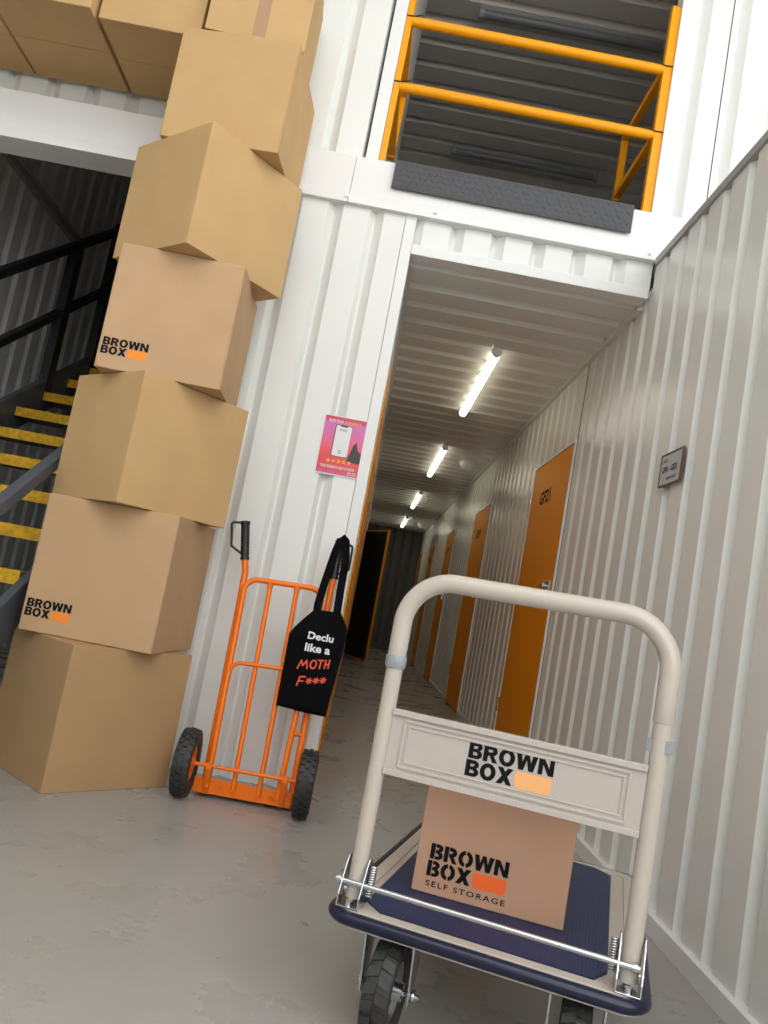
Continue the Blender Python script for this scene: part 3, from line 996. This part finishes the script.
# ------------------------------------------------------------------ wheels
def tyre_mesh(R, w, n, lugs, rim_r, M, chevron=False):
    """tyre turned about local z, tread blocks around"""
    hw = w / 2
    prof = [(rim_r, -hw * 0.62), (rim_r + 0.012, -hw * 0.9), (R * 0.84, -hw), (R * 0.925, -hw * 0.86), (R * 0.945, -hw * 0.45), (R * 0.948, 0), (R * 0.945, hw * 0.45), (R * 0.925, hw * 0.86), (R * 0.84, hw), (rim_r + 0.012, hw * 0.9), (rim_r, hw * 0.62)]
    mb = MB().lathe(prof, n, M)
    for k in range(lugs):
        a = 2 * math.pi * k / lugs
        rows = ((-0.62, 0.5), (0.0, 0.0), (0.62, 0.5)) if not chevron else ((-0.46, 0.0), (0.46, 0.5))
        for zf, ph in rows:
            aa = a + ph * 2 * math.pi / lugs
            da = (0.60 if not chevron else 0.62) * math.pi / lugs
            bw = (0.25 if not chevron else 0.42) * hw
            zc = zf * hw
            r1 = R * (1.0 if abs(zf) < 0.5 else 0.985)
            r0 = R * 0.90
            sk = (0.35 if zf >= 0 else -0.35) * da if chevron else 0.15 * da
            vs = []
            for rr in (r0, r1):
                for s1 in (-1, 1):
                    for s2 in (-1, 1):
                        an = aa + s1 * da + s2 * sk
                        edge = (R * 0.965 if rr == r1 and abs(zf) > 0.4 and s2 * zf > 0 else rr)
                        vs.append((edge * math.cos(an), edge * math.sin(an), zc + s2 * bw))
            mb.add(vs, [(0, 1, 3, 2), (4, 6, 7, 5), (0, 4, 5, 1), (2, 3, 7, 6), (0, 2, 6, 4), (1, 5, 7, 3)], M)
    return mb


# ------------------------------------------------------------------ hand truck
ht = thing('hand_truck', 'orange two-wheeled hand truck leaning against the white ribbed wall', 'hand truck', (-0.305, 3.30, 0))
HL = ht.location
P = lambda x, z, dy=0.0: (x, 3.30 + 0.18 * z + dy, z)
outL = fillet([P(-0.470, 0.03, 0.022), P(-0.504, 0.925, 0.022), P(-0.518, 0.972, 0.02), P(-0.549, 1.133, 0.0)], 0.15, 6)
outR = fillet([P(-0.116, 0.03, 0.022), P(-0.122, 0.905, 0.022), P(-0.119, 0.972, 0.02), P(-0.121, 1.124, 0.0)], 0.15, 6)
for pts in (outL, outR):
    off(MB().tube(pts, 0.0145, 14).build('side_tube', ORANGE, ht), HL)
loop = fillet([P(-0.456, 0.045, -0.012), P(-0.489, 0.893, -0.012), P(-0.150, 0.905, -0.012), P(-0.168, 0.045, -0.012)], 0.055, 8)
off(MB().tube(loop, 0.0122, 14).build('frame_loop', ORANGE, ht), HL)
for a, b in (((-0.350, 0.045), (-0.380, 0.893)), ((-0.246, 0.045), (-0.265, 0.897))):
    m = MB().tube([P(*a, -0.012), P(*b, -0.012)], 0.0105, 12)
    m.tube([P(b[0], b[1] - 0.03, -0.012), P(b[0], b[1] - 0.004, -0.012)], [0.0105, 0.0155], 12)
    off(m.build('vertical_bar', ORANGE, ht), HL)
cr = fillet([P(-0.468, 0.46, -0.012), P(-0.466, 0.540, -0.022), P(-0.158, 0.553, -0.022), P(-0.160, 0.47, -0.012)], 0.04, 7)
off(MB().tube(cr, 0.0085, 12).build('cross_bar', ORANGE, ht), HL)
for zz in (0.30,):
    for xa, xb in ((-0.484, -0.464), (-0.118, -0.160)):
        off(MB().tube([P(xa, zz, 0.02), P(xb, zz, -0.01)], 0.009, 10).build('spacer', ORANGE, ht), HL)
AX = (3.27, 0.134)
off(MB().cyl((-0.585, *AX), (-0.030, *AX), 0.0075, 12).build('axle', ORANGE, ht), HL)
for x in (-0.460, -0.150):
    Mb_ = Matrix(((0, 0, 1, x), (1, 0, 0, 0), (0, 1, 0, 0), (0, 0, 0, 1)))
    g_ = MB().prism([(3.262, 0.145), (3.278, 0.146), (3.335, 0.105), (3.335, 0.015), (3.305, 0.015), (3.260, 0.122)], -0.012, 0.012, Mb_)
    off(g_.build('bracket', ORANGE, ht, bevel=0.003), HL)
tpz = MB().box(-0.512, -0.112, 3.304, 3.312, 0.024, 0.078)
tpz.box(-0.512, -0.112, 3.304, 3.52, 0.018, 0.025)
for xh in (-0.405, -0.395, -0.2, -0.19):
    tpz.cyl((xh, 3.3005, 0.05), (xh, 3.297, 0.05), 0.008, 10)
off(tpz.build('toe_plate', ORANGE, ht, bevel=0.002), HL)
for xc, s in ((-0.551, -1), (-0.068, 1)):
    M = frame((xc, *AX), (0, 1, 0), (0, 0, 1))      # local z = world +x
    w = off(tyre_mesh(0.1335, 0.070, 48, 26, 0.062, M).build('wheel', RUBBER, ht), HL)
    rim = MB().lathe([(0.012, -0.03), (0.02, -0.03), (0.022, -0.010), (0.05, -0.012), (0.058, -0.024), (0.066, -0.026), (0.066, 0.026), (0.058, 0.024), (0.05, 0.012), (0.022, 0.010), (0.02, 0.03), (0.012, 0.03)], 32, M)
    rim.lathe([(0.0, -0.036), (0.012, -0.036), (0.012, 0.036), (0.0, 0.036)], 12, M)
    rim.build('rim', ORANGE, w)
for pts, s in ((outL, -1), (outR, 1)):
    a, b = Vector(pts[-1]), Vector(pts[-3] if len(pts) > 3 else pts[0])
    d = (Vector(pts[-1]) - Vector(pts[-2])).normalized()
    top = Vector(pts[-1])
    bot = top - d * 0.165
    m = MB().tube([bot, bot + d * 0.008, bot + d * 0.012, top - d * 0.012, top - d * 0.006, top + d * 0.006], [0.0205, 0.0205, 0.0185, 0.0185, 0.0215, 0.0215], 16)
    for k in range(9):
        q = bot + d * (0.025 + 0.014 * k)
        m.tube([q, q + d * 0.005], 0.0197, 16)
    gr = off(m.build('handle_grip', BLACK_PLASTIC, ht), HL)
    side = Vector((s, -0.15, 0)).normalized()
    A_ = top - d * 0.002
    pl = fillet([A_, A_ + side * 0.060 - d * 0.006, A_ + side * 0.060 - d * 0.112, bot + d * 0.022 + side * 0.012], 0.012, 5)
    MB().tube(pl, 0.0055, 8).build('hand_guard', BLACK_PLASTIC, gr)

# ------------------------------------------------------------------ tote bag hanging on the grip
tb = thing('tote_bag', 'black canvas tote bag with white and coral slogan hanging on the hand truck grip', 'bag', (-0.15, 3.35, 0.39))
TL = tb.location
LEFT = [(-0.249, 0.403), (-0.2515, 0.55), (-0.253, 0.700), (-0.240, 0.727), (-0.205, 0.774), (-0.170, 0.816)]
RIGHT = [(-0.039, 0.392), (-0.026, 0.565), (-0.014, 0.728), (-0.018, 0.760), (-0.036, 0.792), (-0.058, 0.822)]


def lerp_poly(L, t):
    x = t * (len(L) - 1)
    i = min(int(x), len(L) - 2)
    f = x - i
    return (L[i][0] + (L[i + 1][0] - L[i][0]) * f, L[i][1] + (L[i + 1][1] - L[i][1]) * f)


def bag_y(u, v, side):
    """front surface depth: hangs a little bulged, with soft folds"""
    base = 3.338 + 0.055 * v
    bul = 0.013 * math.sin(math.pi * min(1, max(0, u))) ** 0.6 * (0.35 + 0.65 * math.sin(math.pi * (0.15 + 0.7 * (1 - v))))
    fold = 0.0035 * math.sin(9 * u + 3 * v) * (1 - 0.5 * v) + 0.003 * math.sin(5.5 * v + 6 * u)
    return base - side * bul + fold


nu, nv = 22, 30
vs, fs = [], []
for side in (1, -1):
    for j in range(nv + 1):
        v = j / nv
        l, r = lerp_poly(LEFT, v), lerp_poly(RIGHT, v)
        for i in range(nu + 1):
            u = i / nu
            vs.append((l[0] + (r[0] - l[0]) * u, bag_y(u, v, side), l[1] + (r[1] - l[1]) * u))
n1 = (nu + 1) * (nv + 1)
for j in range(nv):
    for i in range(nu):
        a = j * (nu + 1) + i
        fs.append((a, a + 1, a + nu + 2, a + nu + 1))
        fs.append((n1 + a, n1 + a + nu + 1, n1 + a + nu + 2, n1 + a + 1))
for j in range(nv):
    for i in (0, nu):
        a = j * (nu + 1) + i
        fs.append((a, a + nu + 1, n1 + a + nu + 1, n1 + a))
for i in range(nu):
    fs.append((i, n1 + i, n1 + i + 1, i + 1))
off(MB().add(vs, fs, smooth=True).build('bag_body', CANVAS, tb), TL)


def ribbon(pts, wid, th, wdir=(1, 0, 0)):
    mb = MB()
    vs, fs = [], []
    for i, p in enumerate(pts):
        p = Vector(p)
        t = (Vector(pts[min(i + 1, len(pts) - 1)]) - Vector(pts[max(i - 1, 0)])).normalized()
        wd = Vector(wdir)
        wd = (wd - t * wd.dot(t)).normalized()
        nn = t.cross(wd)
        for a, b in ((-1, -1), (1, -1), (1, 1), (-1, 1)):
            vs.append(p + wd * a * wid / 2 + nn * b * th / 2)
    for i in range(len(pts) - 1):
        for k in range(4):
            l = (k + 1) % 4
            fs.append((i * 4 + k, i * 4 + l, i * 4 + 4 + l, i * 4 + 4 + k))
    fs += [(0, 1, 2, 3), tuple(len(vs) - 4 + k for k in range(4))]
    return mb.add(vs, fs)


yt = 3.30 + 0.18 * 1.14
for dy, nm in ((0.0, 'strap'), (0.012, 'strap')):
    sp = [(-0.158, 3.384 + dy, 0.80), (-0.160, 3.395 + dy, 0.84), (-0.153, 3.43 + dy, 0.92), (-0.142, 3.462 + dy, 1.01), (-0.132, 3.472 + dy, 1.08), (-0.120, 3.484 + dy, 1.134), (-0.108, 3.505 + dy, 1.146),
          (-0.096, 3.484 + dy, 1.134), (-0.084, 3.472 + dy, 1.07), (-0.080, 3.462 + dy, 1.00), (-0.078, 3.43 + dy, 0.91), (-0.075, 3.396 + dy, 0.84), (-0.074, 3.385 + dy, 0.81)]
    pp = []
    for i in range(len(sp) - 1):
        for k in range(3):
            pp.append(Vector(sp[i]).lerp(Vector(sp[i + 1]), k / 3))
    pp.append(Vector(sp[-1]))
    off(ribbon(pp, 0.034, 0.0025, (1, 0, 0.15)).build(nm, CANVAS, tb), TL)
# slogan, following the cloth
sl_ = MB()
Mz = lambda x, zz: frame((x, 3.30, zz), (1, 0, 0), (0, 0, 1))
sl_.text('Declu', Mz(-0.174, 0.693), w=0.108, h=0.031, bold=0.028, mi=0)
sl_.text('like a', Mz(-0.177, 0.642), w=0.106, h=0.034, bold=0.03, mi=0)
def stroke(pts, x, z, sx, sz, wd, mi=1):
    """brushed stroke through the points of a hand-drawn letter"""
    q = [Vector((x + a * sx, z + b * sz + a * sx * 0.17)) for a, b in pts]
    for k in range(len(q) - 1):
        d = (q[k + 1] - q[k]).normalized()
        n = Vector((-d.y, d.x)) * wd / 2
        a, b = q[k] - d * wd * 0.3, q[k + 1] + d * wd * 0.3
        sl_.add([(p.x, 3.30, p.y) for p in (a - n, b - n, b + n, a + n)], [(0, 1, 2, 3)], None, mi)


ring8 = [(0.5 + 0.5 * math.cos(math.radians(a)), 0.5 + 0.5 * math.sin(math.radians(a))) for a in range(100, 480, 36)]
hand = (([(0.0, 0), (0.30, 1), (0.50, 0.35), (0.85, 1), (1.0, 0)], 0.0, 0.040), (ring8, 0.051, 0.024), ([(0.0, 1), (1.0, 0.95)], 0.080, 0.024), ([(0.55, 1), (0.42, 0)], 0.080, 0.024),
        ([(0.15, 1), (0.0, 0)], 0.110, 0.018), ([(0.05, 0.45), (0.9, 0.5)], 0.110, 0.018), ([(0.95, 1), (0.85, 0)], 0.110, 0.018))
for pts, dx, sx in hand:
    stroke(pts, -0.192 + dx, 0.566 + dx * 0.17, sx, 0.034, 0.0062)
for pts, dx, sx in (([(0.25, 1), (0.0, 0)], 0.0, 0.03), ([(0.2, 1), (1.0, 1.0)], 0.0, 0.03), ([(0.1, 0.5), (0.75, 0.52)], 0.0, 0.03)):
    stroke(pts, -0.181 + dx, 0.498, sx, 0.036, 0.0062)
for k in range(3):
    for an in (15, 75, 135):
        c_, s_ = math.cos(math.radians(an)) * 0.012, math.sin(math.radians(an)) * 0.012
        cx, cz = -0.134 + 0.028 * k, 0.525 + 0.0055 * k
        stroke([(-c_, -s_), (c_, s_)], cx, cz, 1, 1, 0.0055)
nv_ = []
for p in sl_.v:
    x, zz = p[0], p[2]
    v = min(1, max(0, (zz - 0.40) / 0.42))
    u = min(1, max(0, (x + 0.25) / 0.22))
    # find v by height on the body
    best = min(range(0, 61), key=lambda q: abs(lerp_poly(LEFT, q / 60)[1] + (lerp_poly(RIGHT, q / 60)[1] - lerp_poly(LEFT, q / 60)[1]) * u - zz))
    v = best / 60
    l, r = lerp_poly(LEFT, v), lerp_poly(RIGHT, v)
    u = (x - l[0]) / (r[0] - l[0])
    nv_.append((x, bag_y(u, v, 1) - 0.0016, zz))
sl_.v = nv_
for mi_ in (0, 1):
    part = MB()
    for f, m_ in zip(sl_.f, sl_.m):
        if m_ == mi_:
            part.add([sl_.v[i] for i in f], [tuple(range(len(f)))], None, mi_)
    c = off(part.build('printed_slogan', [INK_WHITE, INK_CORAL], tb, recalc=False), TL)
    c['label'] = ('white lettering', 'coral hand-drawn lettering')[mi_]  # part

# ------------------------------------------------------------------ platform trolley
CA = math.radians(-18.63)
pt = thing('platform_trolley', 'beige platform trolley with navy mat and upright push handle in the foreground', 'trolley', (0.066, 1.741, 0), CA)
W_, D_ = 0.627, 0.875
dk = MB().prism(rounded_rect(0, W_, 0, D_, 0.045), 0.222, 0.246)
rim = rounded_rect(0.004, W_ - 0.004, 0.004, D_ - 0.004, 0.042)
inn = rounded_rect(0.034, W_ - 0.034, 0.034, D_ - 0.034, 0.025)
nR = len(rim)
vs = [(x, y, 0.246) for x, y in rim] + [(x, y, 0.250) for x, y in rim] + [(x, y, 0.250) for x, y in inn] + [(x, y, 0.246) for x, y in inn]
fs = []
for i in range(nR):
    j = (i + 1) % nR
    fs += [(i, j, nR + j, nR + i), (nR + i, nR + j, 2 * nR + j, 2 * nR + i), (2 * nR + i, 2 * nR + j, 3 * nR + j, 3 * nR + i)]
dk.add(vs, fs)
dk.build('deck', BEIGE, pt, bevel=0.0015, recalc=True)
ch = 0.045
mx0, mx1, my0, my1 = 0.052, 0.560, 0.040, 0.845
mp_ = MB().prism([(mx0 + ch, my0), (mx1 - ch * 0.6, my0), (mx1, my0 + ch * 1.2), (mx1, my1 - ch), (mx1 - ch, my1), (mx0 + ch, my1), (mx0, my1 - ch), (mx0, my0 + ch)], 0.246, 0.2505)
mp_.build('mat', NAVY_RIB, pt)
bp_ = MB()
ring = rounded_rect(-0.004, W_ + 0.004, -0.004, D_ + 0.004, 0.048, 8)
bp_.tube([(x, y, 0.2350) for x, y in ring], 0.0140, 12, closed=True)
bp_.build('bumper', NAVY, pt)
lp = MB()
ring = rounded_rect(-0.004, W_ + 0.004, -0.004, D_ + 0.004, 0.048, 8)
lp.tube([(x, y, 0.2205) for x, y in ring], 0.0032, 8, closed=True)
lp.build('lower_edge', BEIGE_LIGHT, pt)

HN = 0.048
eL, eR = 0.030, 0.597
path = fillet([(eL, HN, 0.262), (eL, HN, 0.957), (eR, HN, 0.957), (eR, HN, 0.262)], 0.105, 14)
hd = MB().tube(path, 0.0185, 20)
for e in (eL, eR):
    hd.tube([(e, HN, 0.752), (e, HN, 0.756), (e, HN, 0.80)], [0.0185, 0.0205, 0.0208], 20)
up_path = fillet([(eL, HN, 0.80), (eL, HN, 0.957), (eR, HN, 0.957), (eR, HN, 0.80)], 0.105, 14)
hd.tube(up_path, 0.0208, 20)
hd.build('push_handle', BEIGE, pt)
cl = MB().tube([(eL, HN, 0.753), (eL, HN, 0.757), (eL, HN, 0.777), (eL, HN, 0.781)], [0.0215, 0.0235, 0.0235, 0.0215], 20)
cl.cyl((eL + 0.004, HN - 0.022, 0.765), (eL + 0.004, HN - 0.027, 0.765), 0.003, 8)
o = cl.build('collar', GREY_PLASTIC, pt)
o['label'] = 'grey plastic collar'
cp = MB().box(eR + 0.009, eR + 0.024, HN - 0.018, HN + 0.006, 0.697, 0.722)
cp.box(eR - 0.0235, eR - 0.0165, HN - 0.006, HN + 0.006, 0.694, 0.720)
o = cp.build('clip', GREY_PLASTIC, pt, bevel=0.001)
o['label'] = 'small grey clip'

# pressed panel between the uprights
x0, x1, z0_, z1_ = 0.047, 0.580, 0.528, 0.668
pn = MB().box(x0, x1, 0.040, 0.052, z0_, z1_)


def ridge(mb, a0, a1, b0, b1, wd, y0, y1):
    mb.box(a0, a1, y0, y1, b0, b0 + wd).box(a0, a1, y0, y1, b1 - wd, b1)
    mb.box(a0, a0 + wd, y0, y1, b0 + wd, b1 - wd).box(a1 - wd, a1, y0, y1, b0 + wd, b1 - wd)


pn.box(x0, x1, 0.0335, 0.0402, z1_ - 0.013, z1_).box(x0, x1, 0.0335, 0.0402, z0_, z0_ + 0.013)
ridge(pn, x0 + 0.028, x1 - 0.028, z0_ + 0.018, z1_ - 0.018, 0.006, 0.0365, 0.0402)
ridge(pn, x0 + 0.040, x1 - 0.040, z0_ + 0.030, z1_ - 0.030, 0.004, 0.0375, 0.0402)
for zz in (0.56, 0.635):
    pn.box(x0 - 0.008, x0, 0.040, 0.050, zz - 0.012, zz + 0.012).box(x1, x1 + 0.006, 0.040, 0.050, zz - 0.012, zz + 0.012)
pnl = pn.build('handle_panel', BEIGE_LIGHT, pt, bevel=0.0022, seg=3)
lg = MB()
logo(lg, frame((0.222, 0.0395, 0.5655), (1, 0, 0), (0, 0, 1)), 0.180, 0.0335, 0.0035, ragged=False)
lg.build('printed_logo', [INK, mat('faded orange ink', (0.85, 0.42, 0.16), 0.45)], pnl)

# hinge brackets, rod and springs
for e, s in ((eL, 1), (eR, -1)):
    br = MB()
    Mb_ = Matrix(((0, 0, 1, e), (1, 0, 0, 0), (0, 1, 0, 0), (0, 0, 0, 1)))
    prof = [(0.004, 0.2505), (0.088, 0.2505), (0.088, 0.275), (0.070, 0.335), (0.060, 0.346), (0.044, 0.346), (0.030, 0.332), (0.004, 0.275)]
    br.prism(prof, 0.0215, 0.0245, Mb_).prism(prof, -0.0245, -0.0215, Mb_)
    br.box(e - 0.0245, e + 0.0245, 0.004, 0.088, 0.2502, 0.2535)
    hb = br.build('hinge_bracket', ZINC, pt, bevel=0.001)
    for nb in (0.014, 0.074):
        MB().cyl((e, nb, 0.2535), (e, nb, 0.263), 0.008, 6).build('bolt', ZINC, hb)
    MB().cyl((e - 0.028, 0.05, 0.275), (e + 0.028, 0.05, 0.275), 0.005, 10).build('pivot_pin', ZINC, hb)
    sp = []
    cx = e + s * 0.033
    for k in range(0, 13 * 12 + 1):
        a = 2 * math.pi * k / 12
        t = k / (13 * 12)
        sp.append((cx + 0.0065 * math.cos(a), 0.052 + 0.0065 * math.sin(a) - 0.012 * (1 - t), 0.272 + 0.060 * t))
    MB().tube(sp, 0.0018, 6).build('spring', ZINC, hb)
rd = MB().cyl((0.000, 0.022, 0.2975), (0.606, 0.022, 0.2975), 0.0058, 14)
for e, s in ((0.000, -1), (0.606, 1)):
    rd.cyl((e - 0.004, 0.022, 0.2975), (e + 0.004, 0.022, 0.2975), 0.0105, 6)
    rd.cyl((e, 0.022, 0.2975), (e + s * 0.008, 0.022, 0.2975), 0.0058, 10)
rd.build('locking_rod', ZINC, pt)
# casters
for ec, nc in ((0.131, 0.060), (0.513, 0.060), (0.131, 0.800), (0.513, 0.800)):
    rw = 0.1025
    fk = MB()
    for s in (-1, 1):
        Mb_ = Matrix(((0, 0, 1, ec + s * 0.0525), (1, 0, 0, nc), (0, 1, 0, 0), (0, 0, 0, 1)))
        fk.prism([(-0.045, 0.2215), (0.045, 0.2215), (0.018, rw - 0.015), (0.0, rw - 0.022), (-0.018, rw - 0.015)], -0.002, 0.002, Mb_)
    fk.box(ec - 0.0545, ec + 0.0545, nc - 0.05, nc + 0.05, 0.2165, 0.2218)
    ck = fk.build('caster', ZINC, pt)
    M = frame((ec, nc, rw), (0, 1, 0), (0, 0, 1))
    tyre_mesh(rw, 0.060, 40, 20, 0.058, M, chevron=True).build('tyre', RUBBER, ck)
    MB().lathe([(0.006, -0.036), (0.018, -0.036), (0.020, -0.012), (0.050, -0.010), (0.0575, -0.020), (0.0600, -0.020), (0.0600, 0.020), (0.0575, 0.020), (0.050, 0.010), (0.020, 0.012), (0.018, 0.036), (0.006, 0.036)], 28, M).build('hub', ZINC, ck)
    ab = MB().lathe([(0, -0.062), (0.006, -0.062), (0.006, 0.072), (0, 0.072)], 12, M)
    for zz in (-0.060, 0.0555):
        ab.lathe([(0, zz), (0.0125, zz), (0.0125, zz + 0.007), (0, zz + 0.007)], 6, M)
    ab.build('axle_bolt', ZINC, ck)

# the box riding on the trolley
RT = Matrix.Translation((0.066, 1.741, 0)) @ Matrix.Rotation(CA, 4, 'Z')
c0 = RT @ Vector((0.114, 0.226, 0.2512))
bt = box((c0.x, c0.y), CA + math.radians(3.0), 0.348, 0.32, 0.335, 0.2512, 'reddish brown storage box with large stencilled logo riding on the trolley mat', None, CARD_CART, tape='side', brand=('e2', 0.029, 0.0400, 0.184, 0.0345, 0.004))

for o in bpy.data.objects:
    if o.type == 'MESH' and o.parent is None and 'kind' not in o:
        print('UNTAGGED', o.name)
